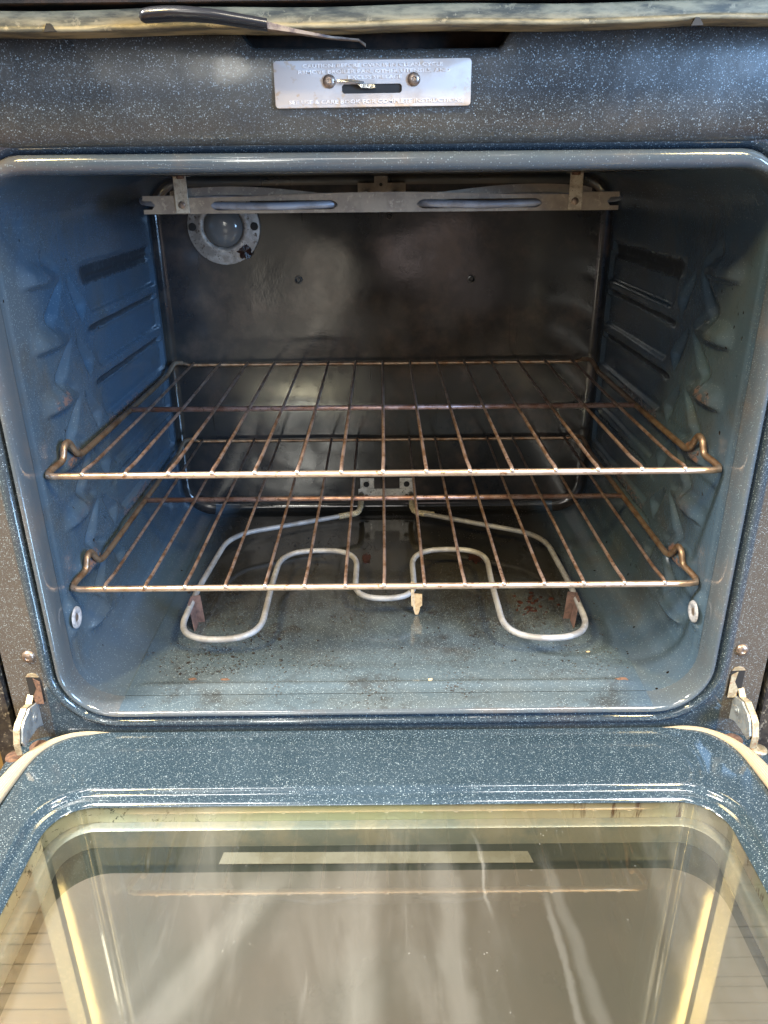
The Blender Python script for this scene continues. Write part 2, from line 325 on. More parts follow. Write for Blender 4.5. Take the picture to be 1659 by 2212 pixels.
# ------------------------------------------------------------------ mesh helpers
def link(name, me, mat, parent=None, smooth=None):
    o = bpy.data.objects.new(name, me); COL.objects.link(o)
    if mat: me.materials.append(mat)
    if smooth is not None:
        me.polygons.foreach_set('use_smooth', [True] * len(me.polygons))
        if smooth < 180: me.set_sharp_from_angle(angle=R(smooth))
    if parent: o.parent = parent
    return o
class G:
    def __init__(s): s.v = []; s.f = []
    def add(s, vs, fs):
        b = len(s.v); s.v += [(x, y, z + H) for x, y, z in vs]; s.f += [tuple(b + i for i in f) for f in fs]
        return b
    def box(s, x0, x1, y0, y1, z0, z1):
        vs = [(x, y, z) for z in (z0, z1) for y in (y0, y1) for x in (x0, x1)]
        s.add(vs, [(0, 2, 3, 1), (4, 5, 7, 6), (0, 1, 5, 4), (2, 6, 7, 3), (0, 4, 6, 2), (1, 3, 7, 5)]); return s
    def loft(s, rings, close_ring=True, cap0=False, cap1=False):
        n = len(rings[0]); vs = [p for r in rings for p in r]; fs = []
        for i in range(len(rings) - 1):
            for j in range(n if close_ring else n - 1):
                k = (j + 1) % n
                fs.append((i * n + j, i * n + k, (i + 1) * n + k, (i + 1) * n + j))
        if cap0: fs.append(tuple(range(n))[::-1])
        if cap1: fs.append(tuple((len(rings) - 1) * n + j for j in range(n)))
        s.add(vs, fs); return s
    def prism(s, pts, d):              # polygon (3-D points) swept by vector d
        n = len(pts); d = Vector(d)
        s.loft([[tuple(p) for p in pts], [tuple(Vector(p) + d) for p in pts]], True, True, True); return s
    def tube(s, path, r, seg=10, closed=False, flat=1.0, caps=True):
        P = [Vector(p) for p in path]; n = len(P); rings = []
        rr = r if isinstance(r, (list, tuple)) else [r] * n
        prev = None
        for i, p in enumerate(P):
            a = P[(i - 1) % n] if (closed or i > 0) else p
            b = P[(i + 1) % n] if (closed or i < n - 1) else p
            t = (b - a).normalized()
            if prev is None:
                u = t.cross(Vector((0, 0, 1)))
                if u.length < 0.1: u = t.cross(Vector((0, 1, 0)))
                u.normalize()
            else:
                u = (prev - t * prev.dot(t)).normalized()
            prev = u; w = t.cross(u)
            rings.append([tuple(p + (u * math.cos(q) + w * math.sin(q) * flat) * rr[i]) for q in [2 * math.pi * k / seg for k in range(seg)]])
        if closed: rings.append(rings[0]); caps = False
        s.loft(rings, True, caps, caps); return s
    def lathe(s, c, axis, prof, seg=28):   # prof: (radius, height along axis)
        c = Vector(c); ax = Vector(axis).normalized(); u = ax.orthogonal().normalized(); w = ax.cross(u)
        rings = [[tuple(c + ax * h + (u * math.cos(q) + w * math.sin(q)) * r) for q in [2 * math.pi * k / seg for k in range(seg)]] for r, h in prof]
        s.loft(rings, True, False, prof[-1][0] > 0); return s
    def build(s, name, mat, parent=None, smooth=None):
        me = bpy.data.meshes.new(name); me.from_pydata(s.v, [], s.f)
        bm = bmesh.new(); bm.from_mesh(me)
        if smooth is not None: bmesh.ops.remove_doubles(bm, verts=bm.verts, dist=1e-6)
        bmesh.ops.recalc_face_normals(bm, faces=bm.faces); bm.to_mesh(me); bm.free(); me.update()
        return link(name, me, mat, parent, smooth)

def bev(o, w=0.0005, seg=2):
    b = o.modifiers.new('bevel', 'BEVEL'); b.width = w; b.segments = seg; b.limit_method = 'ANGLE'; b.angle_limit = R(35); return o
def curve(pts, sub=8, closed=False):      # Catmull-Rom
    P = [Vector(p) for p in pts]; n = len(P); out = []
    for i in range(n if closed else n - 1):
        if closed: a, b, c, d = P[(i - 1) % n], P[i], P[(i + 1) % n], P[(i + 2) % n]
        else: a, b, c, d = P[max(i - 1, 0)], P[i], P[i + 1], P[min(i + 2, n - 1)]
        for k in range(sub):
            t = k / sub
            out.append(0.5 * ((2 * b) + (c - a) * t + (2 * a - 5 * b + 4 * c - d) * t * t + (3 * b - a - 3 * c + d) * t ** 3))
    if not closed: out.append(P[-1])
    return out
def rounded(pts, r, seg=6, closed=False):  # polyline with its corners rounded
    P = [Vector(p) for p in pts]; n = len(P); out = []
    for i, p in enumerate(P):
        if not closed and i in (0, n - 1): out.append(p); continue
        a, b = P[i - 1], P[(i + 1) % n]
        rr = r[i] if isinstance(r, (list, tuple)) else r
        rr = min(rr, (a - p).length * 0.49, (b - p).length * 0.49)
        s, e_ = p + (a - p).normalized() * rr, p + (b - p).normalized() * rr
        for k in range(seg + 1):
            t = k / seg; out.append((1 - t) ** 2 * s + 2 * t * (1 - t) * p + t * t * e_)
    return out
def tag(o, label, cat, group=None, kind=None):
    o['label'] = label; o['category'] = cat
    if group: o['group'] = group
    if kind: o['kind'] = kind
    return o
def empty(name, loc):
    o = bpy.data.objects.new(name, None); COL.objects.link(o); o.location = (loc[0], loc[1], loc[2] + H); o.empty_display_size = 0.05; return o
def adopt(root):                          # children are built in world coordinates
    bpy.context.view_layer.update()
    inv = Matrix.Translation(root.location).inverted()
    for c in list(root.children): c.matrix_parent_inverse = inv

def rrect(hw, a0, a1, r, off=0.0, nc=10, ns=2, cx=0.0):
    """rounded rectangle |x|<hw, a0..a1, grown by off: list of (x, a)"""
    hw, a0, a1, r = hw + off, a0 - off, a1 + off, max(r + off, 0.002)
    cs = [(hw - r, a1 - r, 0), (-hw + r, a1 - r, 90), (-hw + r, a0 + r, 180), (hw - r, a0 + r, 270)]
    out = []
    for k, (px, pa, st) in enumerate(cs):
        arc = [(cx + px + r * math.cos(R(st + 90 * i / nc)), pa + r * math.sin(R(st + 90 * i / nc))) for i in range(nc + 1)]
        out += arc
        nx = cs[(k + 1) % 4]; q = (cx + nx[0] + r * math.cos(R(nx[2])), nx[1] + r * math.sin(R(nx[2])))
        for i in range(1, ns): out.append((arc[-1][0] + (q[0] - arc[-1][0]) * i / ns, arc[-1][1] + (q[1] - arc[-1][1]) * i / ns))
    return out

# ------------------------------------------------------------------ structure
g = G()
for i in range(34):
    x0 = -2.2 + i * 0.13
    g.box(x0, x0 + 0.128, -2.5, 2.2, -0.97, -H)
fl = g.build('floor', M_floorwood); fl['kind'] = 'structure'

for s in (-1, 1):
    rnd = random.Random(3); c = G(); z = -0.90
    while z < 0.10:
        h = rnd.choice((0.030, 0.034, 0.018, 0.034)); a, b = sorted((s * 0.386, s * 1.05))
        c.box(a, b, 0.620 + rnd.uniform(0, 0.0008), 0.66, z, z + h - 0.0016); z += h
    o = c.build('cabinet_wall', M_oak if s < 0 else M_oak2); o['kind'] = 'structure'
# ------------------------------------------------------------------ the oven
oven = empty('oven', (0, 0.62, -H))
tag(oven, 'built-in electric oven in dark blue speckled enamel with its glass door lowered open', 'oven')
HW, ZF, ZT, RC = 0.302, -0.467, 0.004, 0.045        # cavity half width, floor, top, corner radius
YB = 1.08

LV = [-0.080 - 0.0555 * k for k in range(7)]
def sm(a, b, x):
    t = min(max((x - a) / (b - a), 0), 1); return t * t * (3 - 2 * t)
def seg_d(py, pz, ay, az, by, bz):
    dy, dz = by - ay, bz - az; L = dy * dy + dz * dz
    t = min(max(((py - ay) * dy + (pz - az) * dz) / L, 0), 1)
    return math.hypot(py - ay - t * dy, pz - az - t * dz), t
def rail_z(z, zk, h):
    t = z - zk
    return h * (1 - sm(0.001, 0.019, t)) if t > 0 else h * (1 - sm(0.002, 0.0085, -t))
def relief(y, z):
    d = 0.0
    for k, zk in enumerate(LV):
        if abs(z - zk) > 0.09: continue
        wob = 0.0012 * noise.noise(Vector((y * 30, zk * 50, 2)))
        if k < 6:
            t = abs(z - (zk - 0.0055) + wob) * (1.0 if k else 0.42)
            d -= 0.0038 * (1 - sm(0.0010, 0.0050, t)) * sm(0.785, 0.815, y) * (1 - sm(1.040, 1.052, y))
        d += rail_z(z, zk + (0.700 - y) * 0.05, 0.0075) * sm(0.655, 0.680, y) * (1 - sm(0.698, 0.745, y))
        if k < 6:
            for (ay, az, by, bz) in ((0.742, zk - 0.008, 0.700, zk - 0.042), (0.762, zk - 0.009, 0.790, zk - 0.043), (0.742, zk + 0.004, 0.706, zk + 0.016)):
                dy, dz = by - ay, bz - az; L = math.hypot(dy, dz); uy, uz = dy / L, dz / L
                p = ((y - ay) * uy + (z - az) * uz) / L; q = -(y - ay) * uz + (z - az) * uy
                w = 0.0035 + 0.0095 * min(max(p, 0), 1)
                d -= 0.0062 * (1 - sm(w * 0.10, w * 1.15, abs(q))) * sm(-0.15, 0.3, p) * (1 - sm(0.80, 1.02, p)) * (0.5 if az > zk else 1)
        # pressed pads between the rear rails
        if k < 5:
            zc = zk - 0.0278; ly = 0.832 - 0.022 * math.cos((z - zc) / 0.0278 * 1.5)
            f = sm(ly - 0.008, ly + 0.004, y) * (1 - sm(1.048, 1.060, y)) * (1 - sm(0.0150, 0.0205, abs(z - zc)))
            d -= 0.0042 * f
    # long low rib
    q, t = seg_d(y, z, 0.672, -0.416, 0.760, -0.427)
    d += 0.004 * (1 - sm(0.002, 0.010, q))
    q, t = seg_d(y, z, 0.632, -0.384, 0.634, -0.384)
    d += 0.0045 * (1 - sm(0.012, 0.024, q))
    d += 0.0007 * noise.noise(Vector((y * 14, z * 14, 3.1)))
    d += 0.0010 * sm(0.629, 0.634, y)
    edge = sm(0.624, 0.632, y) * (1 - sm(1.055, 1.066, y))
    return d * edge
def rust_at(y, z, side):
    r = 0.0
    for k, zk in enumerate(LV):
        w = (0.0, 0.0, 0.55, 0.9, 0.1, 0.8, 0.0)[k]
        q, t = seg_d(y, z, 0.680, zk + 0.003, 0.712, zk + 0.003); r = max(r, w * (1 - sm(0.002, 0.0075, q)))
        w2 = (0, 0, 0.0, 0.35, 0, 0.35, 0)[k]
        q, t = seg_d(y, z, 0.82, zk + 0.003, 0.95, zk + 0.003); r = max(r, w2 * (1 - sm(0.002, 0.008, q)))
    return r

def soot_shade_at(y, z, side):  # baked residue, with painted shade under the rack ledges
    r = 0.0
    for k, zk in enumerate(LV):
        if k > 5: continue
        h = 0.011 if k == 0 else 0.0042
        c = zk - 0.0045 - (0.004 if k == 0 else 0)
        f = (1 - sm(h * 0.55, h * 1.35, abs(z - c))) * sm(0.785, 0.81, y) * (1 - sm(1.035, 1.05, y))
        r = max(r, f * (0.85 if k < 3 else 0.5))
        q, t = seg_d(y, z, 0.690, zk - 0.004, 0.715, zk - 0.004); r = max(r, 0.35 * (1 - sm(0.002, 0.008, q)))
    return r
# liner patches
def corner_pts(cx, cz, st):   # quarter arc
    return [(cx + RC * math.cos(R(st + 9 * i)), cz + RC * math.sin(R(st + 9 * i))) for i in range(11)]
NY = 230
ys = [0.622 + (YB - 0.012 - 0.622) * i / NY for i in range(NY + 1)]
rb = 0.012
back_arc = [(rb * (1 - math.cos(R(90 * i / 6))), (YB - rb) + rb * math.sin(R(90 * i / 6))) for i in range(1, 7)]  # (inset, y)
for s in (-1, 1):
    prof = [(s * (HW - RC + RC * math.sin(R(9 * i))), ZF + RC - RC * math.cos(R(9 * i)), s * math.sin(R(9 * i)), -math.cos(R(9 * i)), 0) for i in range(10)]
    nz = 230
    zs = [ZF + RC + (ZT - ZF - 2 * RC) * i / nz for i in range(nz + 1)]
    prof += [(s * HW, z, s, 0, 1) for z in zs]
    prof += [(s * (HW - RC + RC * math.cos(R(9 * i))), ZT - RC + RC * math.sin(R(9 * i)), s * math.cos(R(9 * i)), math.sin(R(9 * i)), 0) for i in range(1, 11)]
    rings = []; rust = []; soot_shade = []
    for y in ys:
        ring = []
        for (x, z, nx, nzv, flatp) in prof:
            d = relief(y, z) * (nx * s) ** 4
            ring.append((x - nx * d, y, z - nzv * d)); rust.append(rust_at(y, z, s) if flatp else 0.0); soot_shade.append(soot_shade_at(y, z, s) if flatp else 0.0)
        rings.append(ring)
    for ins, y in back_arc:
        rings.append([(x - nx * ins, y, z - nzv * ins) for (x, z, nx, nzv, _) in prof]); rust += [0.0] * len(prof); soot_shade += [0.0] * len(prof)
    gg = G(); gg.loft(rings, False)
    me = bpy.data.meshes.new('side_wall'); me.from_pydata(gg.v, [], gg.f)
    if s > 0: me.flip_normals()
    a = me.attributes.new('rust', 'FLOAT', 'POINT'); a.data.foreach_set('value', rust)
    a = me.attributes.new('soot_shade', 'FLOAT', 'POINT'); a.data.foreach_set('value', soot_shade)
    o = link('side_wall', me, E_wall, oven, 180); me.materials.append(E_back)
    mi = [0] * len(me.polygons); lim = (len(ys) - 1) * (len(prof) - 1)
    for q in range(lim, len(mi)): mi[q] = 1
    me.polygons.foreach_set('material_index', mi)
    o['label'] = 'left wall with pressed rack ledges' if s < 0 else 'right wall with pressed rack ledges'
def flat_patch(name, zz, nzv, mat):
    xs = [(-HW + RC) + (2 * (HW - RC)) * i / 60 for i in range(61)]
    rings = []
    for y in [0.622 + (YB - 0.012 - 0.622) * i / 60 for i in range(61)]:
        ring = []
        for x in xs:
            d = 0.0
            if nzv < 0:   # a shallow pressed pan line and a front bead
                ex = 1 - sm(0.245, 0.257, abs(x))
                d += 0.0028 * math.exp(-((y - 0.637) / 0.0045) ** 2) * ex
                rr = math.hypot(x / 0.235, (y - 0.85) / 0.185)
                d += 0.0008 * sm(0.93, 0.99, rr)
            ring.append((x, y, zz - nzv * d))
        rings.append(ring)
    for ins, y in back_arc: rings.append([(x, y, zz - nzv * ins) for x in xs])
    o = G().loft(rings, False).build(name, mat, oven, 180)
    return o
# front rows need finer sampling for the bead
def floor_patch():
    xs = [(-HW + RC) + (2 * (HW - RC)) * i / 80 for i in range(81)]
    yy = [0.622 + 0.0015 * i for i in range(24)] + [0.66 + (YB - 0.012 - 0.66) * i / 70 for i in range(71)]
    rings = []
    for y in yy:
        ring = []
        for x in xs:
            ex = 1 - sm(0.238, 0.252, abs(x))
            d = 0.0024 * math.exp(-((y - 0.636) / 0.0052) ** 2) * ex
            rr = math.hypot(x / 0.235, (y - 0.85) / 0.185)
            d += 0.0007 * sm(0.95, 0.99, rr)
            ring.append((x, y, ZF + d))
        rings.append(ring)
    for ins, y in back_arc: rings.append([(x, y, ZF + ins) for x in xs])
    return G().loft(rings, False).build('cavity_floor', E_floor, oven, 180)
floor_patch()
flat_patch('cavity_ceiling', ZT, 1, E_ceil)
# back wall
ring0 = [(x, YB, z) for x, z in rrect(HW, ZF, ZT, RC, -rb, 10, 12)]
n0 = len(ring0)
g = G(); g.add([(0, YB + 0.001, (ZF + ZT) / 2)] + ring0, [(0, 1 + i, 1 + (i + 1) % n0) for i in range(n0)])
# the wall is stamped very slightly out of flat
gb = G()
NX, NZ = 60, 48
vs = []; fs = []
x0, x1, z0, z1 = -HW + rb, HW - rb, ZF + rb, ZT - rb
for j in range(NZ + 1):
    for i in range(NX + 1):
        x = x0 + (x1 - x0) * i / NX; z = z0 + (z1 - z0) * j / NZ
        # pull the four corners onto the rounded outline
        rr = RC - rb; cx = max(abs(x) - (x1 - rr), 0); cz = max(abs(z - (z0 + z1) / 2) - ((z1 - z0) / 2 - rr), 0)
        L = math.hypot(cx, cz)
        if L > rr:
            k = rr / L; x = math.copysign((x1 - rr) + cx * k, x); z = (z0 + z1) / 2 + math.copysign(((z1 - z0) / 2 - rr) + cz * k, z - (z0 + z1) / 2)
        e_ = min(1, min(x1 - abs(x), (z1 - z0) / 2 - abs(z - (z0 + z1) / 2)) / 0.06)
        d = 0.0030 * noise.noise(Vector((x * 6, z * 6, 1.7))) * sm(0, 1, e_)
        vs.append((x, YB - d, z))
for j in range(NZ):
    for i in range(NX): fs.append((j * (NX + 1) + i, j * (NX + 1) + i + 1, (j + 1) * (NX + 1) + i + 1, (j + 1) * (NX + 1) + i))
gb.add(vs, fs)
bw = gb.build('back_wall', E_back, oven, 180)
for (x, z, r) in ((-0.113, -0.126, 0.0042), (0.1216, -0.127, 0.0042), (0.0107, -0.047, 0.003)):
    G().lathe((x, YB - 0.004, z), (0, 1, 0), [(r * 1.25, 0.0035), (r * 1.2, 0.0012), (r * 0.8, 0.0008), (r * 0.55, 0.003), (0.0, 0.003)], 18).build('screw', M_side, bw, 60)
for (x, z, r) in ((-0.236, ZF + 0.024, 0.002), (0.246, ZF + 0.024, 0.002)):
    G().lathe((x, YB - 0.008, z), (0, -1, 0.4), [(r, 0), (r, 0.003), (r * .5, .004), (0, 0.004)], 12).build('weld_nub', M_weld, bw, 60)

# lip round the opening, groove, inner bead of the frame
prof = [(0.0, 0.6225), (0.0, 0.616), (-0.0004, 0.609), (0.0, 0.6035), (0.0009, 0.5995), (0.0025, 0.5970), (0.0045, 0.5962), (0.0064, 0.5975), (0.0074, 0.6005), (0.0076, 0.612)]
def ztop(z): return ZT + (z - ZT) * 1.75 if z > ZT else z
rings = [[(x, y, ztop(z)) for x, z in rrect(HW, ZF, ZT, RC, off, 12, 30)] for off, y in prof]
lo = G().loft(rings).build('opening_lip', E_lip, oven, 180)
lo.data.materials.append(E_floor)
for p_ in lo.data.polygons:
    if p_.center.z < H + ZF + 0.0005 and p_.center.y > 0.5985 and abs(p_.center.x) < HW - RC + 0.001: p_.material_index = 1
prof = [(0.0076, 0.6115), (0.0094, 0.6115), (0.0100, 0.606), (0.0114, 0.6005), (0.0140, 0.5978), (0.0168, 0.5976), (0.0196, 0.6000), (0.0220, 0.6005)]
rings = [[(x, y, ztop(z)) for x, z in rrect(HW, ZF, ZT - 0.002, RC, off, 12, 30)] for off, y in prof]
# flat face out to the outer rectangle
inner = [(x, ztop(z)) for x, z in rrect(HW, ZF, ZT - 0.002, RC, 0.0220, 12, 30)]
outer = []
OX, OB, OT = 0.357, -0.520, 0.030
cz = (ZF + ZT) / 2
for x, z in inner:
    dx, dz = x, z - cz
    hz = (OT - cz) if dz > 0 else (cz - OB)
    k = min(OX / max(abs(dx), 1e-6), hz / max(abs(dz), 1e-6))
    outer.append((dx * k, cz + dz * k))
rings.append([(x, 0.6003, z) for x, z in outer])
rings.append([(x, 0.606, z) for x, z in outer])
rings.append([(x, 0.66, z) for x, z in outer])
ff = G().loft(rings).build('front_frame', E_frame, oven, 50)
for s in (-1, 1):   # frame screws
    G().lathe((s * 0.3315, 0.6004, -0.405), (0, -1, 0), [(0.0062, 0), (0.0058, 0.0018), (0.0040, 0.0032), (0.0022, 0.0037), (0.0018, 0.0030), (0.0, 0.0028)], 24).build('screw', M_screw, ff, 70)

# outer shell
sh = G()
for s in (-1, 1):
    a, b = sorted((s * 0.362, s * 0.380)); sh.box(a, b, 0.598, 1.20, -0.90, 0.10)
sh.box(-0.379, 0.379, 1.13, 1.2, -0.90, 0.10)
sh.build('side_panel', M_side, oven)
sh = G().box(-0.355, 0.355, 0.640, 0.66, -0.90, -0.53); bev(sh.build('base_drawer', M_side, oven), 0.004)

# ---- panel above the opening
xs = [-0.357, -0.30, -0.24, -0.18, -0.14, -0.11, -0.0985, -0.095, -0.091, -0.087, -0.084, -0.06, -0.03, 0, 0.03, 0.06, 0.079, 0.082, 0.086, 0.089, 0.0925, 0.11, 0.14, 0.18, 0.24, 0.30, 0.357]
def top_z(x): 
    if x < 0: return 0.0795 + 0.0165 * sm(0.083, 0.0985, -x)
    return 0.0785 + 0.0175 * sm(0.078, 0.0925, x)
rings = []
for x in xs:
    tz = top_z(x); ring = []
    for z, y in ((0.0195, 0.612), (0.0205, 0.603), (0.0225, 0.5975), (0.0255, 0.5935), (0.030, 0.5905), (0.036, 0.5885), (0.045, 0.5868), (0.056, 0.5856), (0.066, 0.5852), (0.073, 0.5856)):
        ring.append((x, y, z))
    ring += [(x, 0.5862, tz - 0.0030), (x, 0.5872, tz - 0.001), (x, 0.5900, tz), (x, 0.62, tz + 0.001)]
    rings.append(ring)
fp = G().loft(rings, False).build('control_panel_front', E_panel, oven, 50)
G().box(-0.37, 0.37, 0.628, 0.64, 0.015, 0.12).build('recess_back', M_darkbrown, oven)
# grimy trim of the cooktop above
rings = []
for i in range(41):
    x = -0.36 + 0.72 * i / 40
    zb = 0.0852 + 0.0045 * x + 0.0006 * math.sin(x * 40) + (0.0008 if x > 0.195 else 0)
    rings.append([(x, 0.585, zb + 0.0015), (x, 0.5525, zb + 0.0002), (x, 0.5512, zb), (x, 0.5503, zb + 0.0006), (x, 0.5500, zb + 0.0016), (x, 0.5503, zb + 0.0026), (x, 0.5512, zb + 0.0034), (x, 0.5508, zb + 0.0100), (x, 0.5515, zb + 0.0112), (x, 0.562, zb + 0.0118)])
tr = G().loft(rings, False).build('cooktop_trim', M_strip, oven, 50)
for x in (-0.2022, 0.1945):
    G().prism([(x - 0.0035, 0.5487, 0.0838), (x + 0.0042, 0.5487, 0.0840), (x + 0.001, 0.5487, 0.0882), (x - 0.0012, 0.5487, 0.0882)], (0, 0.003, 0)).build('notch', M_dark, tr)
G().box(-0.37, 0.37, 0.547, 0.64, 0.0985, 0.104).build('cooktop_underside', M_darkbrown, oven)
bev(G().box(-0.38, 0.38, 0.535, 1.2, 0.1045, 0.125).build('cooktop', M_side, oven), 0.004)

# latch plate with lettering, slot, screws and hook
plate_c = (-0.0048, 0.0578)
def plate_pt(u, v): 
    a = R(0.55 * 0 + 0.35); return (plate_c[0] + u * math.cos(a) - v * math.sin(a), plate_c[1] + u * math.sin(a) + v * math.cos(a))
yo = 0.5836
outl = [plate_pt(x, z) for x, z in rrect(0.0657, -0.0139, 0.0139, 0.0022, 0, 5, 4)]
slot = [(x, z) for x, z in rrect(0.0201, -0.0058, -0.0002, 0.0003, 0, 5, 4, cx=-0.0006)]
slot = [plate_pt(x, z) for x, z in slot]
G().loft([[(x, yo + 0.0016, z) for x, z in outl], [(x, yo + 0.0003, z) for x, z in outl], [(plate_c[0] + (x - plate_c[0]) * 0.993, yo, plate_c[1] + (z - plate_c[1]) * 0.975) for x, z in outl],
          [(x, yo, z) for x, z in slot], [(x, yo + 0.0014, z) for x, z in slot]]).build('latch_plate', M_plate, oven, 40)
lp = oven.children[-1]
lp = [c for c in oven.children if c.name.startswith('latch_plate')][0]
G().box(-0.0265, 0.0160, yo + 0.0013, yo + 0.0016, 0.0505, 0.0585).build('latch_slot', M_dark, lp)
for x, z in ((-0.0338, 0.0592), (0.0227, 0.0600)):
    G().lathe((x, yo, z), (0, -1, 0), [(0.0043, 0), (0.0041, 0.0012), (0.0030, 0.0020), (0.0016, 0.0022), (0.0013, 0.0014), (0, 0.0013)], 24).build('screw', M_screw, lp, 60)
G().prism([(-0.0285, yo - 0.0045, 0.0600), (-0.0190, yo - 0.0045, 0.0600), (-0.0105, yo - 0.0030, 0.0588), (-0.0105, yo - 0.0030, 0.0574), (-0.0200, yo - 0.0045, 0.0584), (-0.0280, yo - 0.0045, 0.0586)], (0, 0.0008, 0)).build('latch_hook', M_bright, lp)
G().prism([(-0.0150, yo - 0.0020, 0.0572), (-0.0040, yo - 0.0020, 0.0572), (-0.0032, yo - 0.0020, 0.0565), (-0.0032, yo - 0.0020, 0.0548), (-0.0120, yo - 0.0020, 0.0550)], (0, 0.004, 0)).build('latch_tongue', M_bright, lp)
def text(body, x, z, width, size, mat, parent, name):
    c = bpy.data.curves.new(name, 'FONT'); c.body = body; c.size = size; c.align_x = 'CENTER'; c.extrude = 0.00025; c.offset = 0.00006; c.resolution_u = 2
    o = bpy.data.objects.new(name, c); COL.objects.link(o); bpy.context.view_layer.update()
    me = bpy.data.meshes.new_from_object(o.evaluated_get(bpy.context.evaluated_depsgraph_get()))
    bpy.data.objects.remove(o)
    w = max(v.co.x for v in me.vertices) - min(v.co.x for v in me.vertices)
    k = width / w
    a = R(0.35)
    for v in me.vertices:
        px, pz, py = v.co.x * k, v.co.y, v.co.z
        v.co = (x + px * math.cos(a) - pz * math.sin(a), yo - 0.0002 - py, z + px * math.sin(a) + pz * math.cos(a) + H)
    me.update()
    return link(name, me, mat, parent)
text('CAUTION: BEFORE OVEN IS IN CLEAN CYCLE', plate_c[0], 0.0675, 0.093, 0.0030, M_emboss, lp, 'embossed_text')
text('REMOVE BROILER PAN, OTHER UTENSILS, AND', plate_c[0] + 0.001, 0.0640, 0.101, 0.0030, M_emboss, lp, 'embossed_text')
text('EXCESS SPILLAGE', plate_c[0] + 0.0015, 0.0606, 0.036, 0.0030, M_emboss, lp, 'embossed_text')
text('SEE USE & CARE BOOK FOR COMPLETE INSTRUCTIONS', plate_c[0] + 0.002, 0.0462, 0.117, 0.0032, M_emboss, lp, 'embossed_text')

# door lock lever
path = curve([(-0.1425, 0.535, 0.0888), (-0.134, 0.534, 0.0896), (-0.118, 0.532, 0.0897), (-0.100, 0.533, 0.0886), (-0.083, 0.537, 0.0868), (-0.0675, 0.541, 0.0850)], 6)
rr = [0.0033 + 0.0010 * math.sin(min(i / 8, 1) * 1.57) - 0.0010 * i / len(path) for i in range(len(path))]
rr[0] = 0.0005; rr[1] = 0.0023; rr[2] = 0.0031
lv = G()
rings = []
for p, r in zip(path, rr): rings.append([(p.x - 0.0006 * math.cos(q), p.y + 0.0075 * math.cos(q) * (r / 0.0037), p.z + r * math.sin(q)) for q in [2 * math.pi * k / 20 for k in range(20)]])
lv.loft(rings, True, True, True); lv = lv.build('lock_lever', M_handle, oven, 60)
rd = G()
rings = []
for p, w, h in (((-0.069, 0.541, 0.0846), 0.005, 0.0020), ((-0.050, 0.548, 0.0822), 0.004, 0.0010), ((-0.030, 0.560, 0.0808), 0.003, 0.0006), ((-0.0135, 0.575, 0.0815), 0.0025, 0.0005), ((-0.009, 0.585, 0.0798), 0.002, 0.0009)):
    rings.append([(p[0], p[1] - w, p[2] - h), (p[0], p[1] + w, p[2] - h), (p[0], p[1] + w, p[2] + h), (p[0], p[1] - w, p[2] + h)])
rd.loft(rings, True, True, True).build('lever_rod', M_leverrod, lv)

# ---- oven lamp on the back wall
LC = (-0.2075, YB - 0.0035, -0.0575)
lamp = G().lathe(LC, (0, -1, 0), [(0.0475, -0.003), (0.0475, 0.0015), (0.0450, 0.0028), (0.036, 0.0034), (0.0325, 0.0060), (0.0290, 0.0064), (0.0262, 0.0040), (0.0255, 0.0)], 48).build('lamp_ring', M_ring, oven, 50)
G().lathe(LC, (0, -1, 0), [(0.0256, 0.001), (0.0250, 0.0045), (0.0215, 0.0085), (0.0150, 0.0115), (0.0080, 0.0127), (0.0, 0.0130)], 36).build('lamp_lens', M_lens, lamp, 180)
for s in (-1, 1):
    G().lathe((LC[0] + s * 0.0405, LC[1] - 0.0030, LC[2] + 0.0005), (0, -1, 0), [(0.0052, 0), (0.0050, 0.0012), (0.0030, 0.0016), (0.0, 0.0010)], 18).build('screw', M_dark, lamp, 60)
vs = [(LC[0] + 0.026 + 0.010 * (0.6 + 0.6 * random.random()) * math.cos(q), LC[1] - 0.0040 - 0.0016 * (1 if i % 2 else 0), LC[2] - 0.031 + 0.014 * (0.5 + 0.6 * random.random()) * math.sin(q)) for i, q in enumerate([2 * math.pi * k / 22 for k in range(22)])]
g = G(); g.add(vs + [(LC[0] + 0.026, LC[1] - 0.0062, LC[2] - 0.031)], [(i, (i + 1) % 22, 22) for i in range(22)]); g.build('burn_mark', M_burn, lamp)

# ---- broil element and its bar
broil = empty('broil_holder', (0, 0.8, 0)); bpy.data.objects.remove(broil)
YS = 0.80
def bar_outline():
    top = [(-0.2305, -0.0140), (-0.2120, -0.0138), (-0.2108, -0.0168), (-0.2300, -0.0170)]
    return top
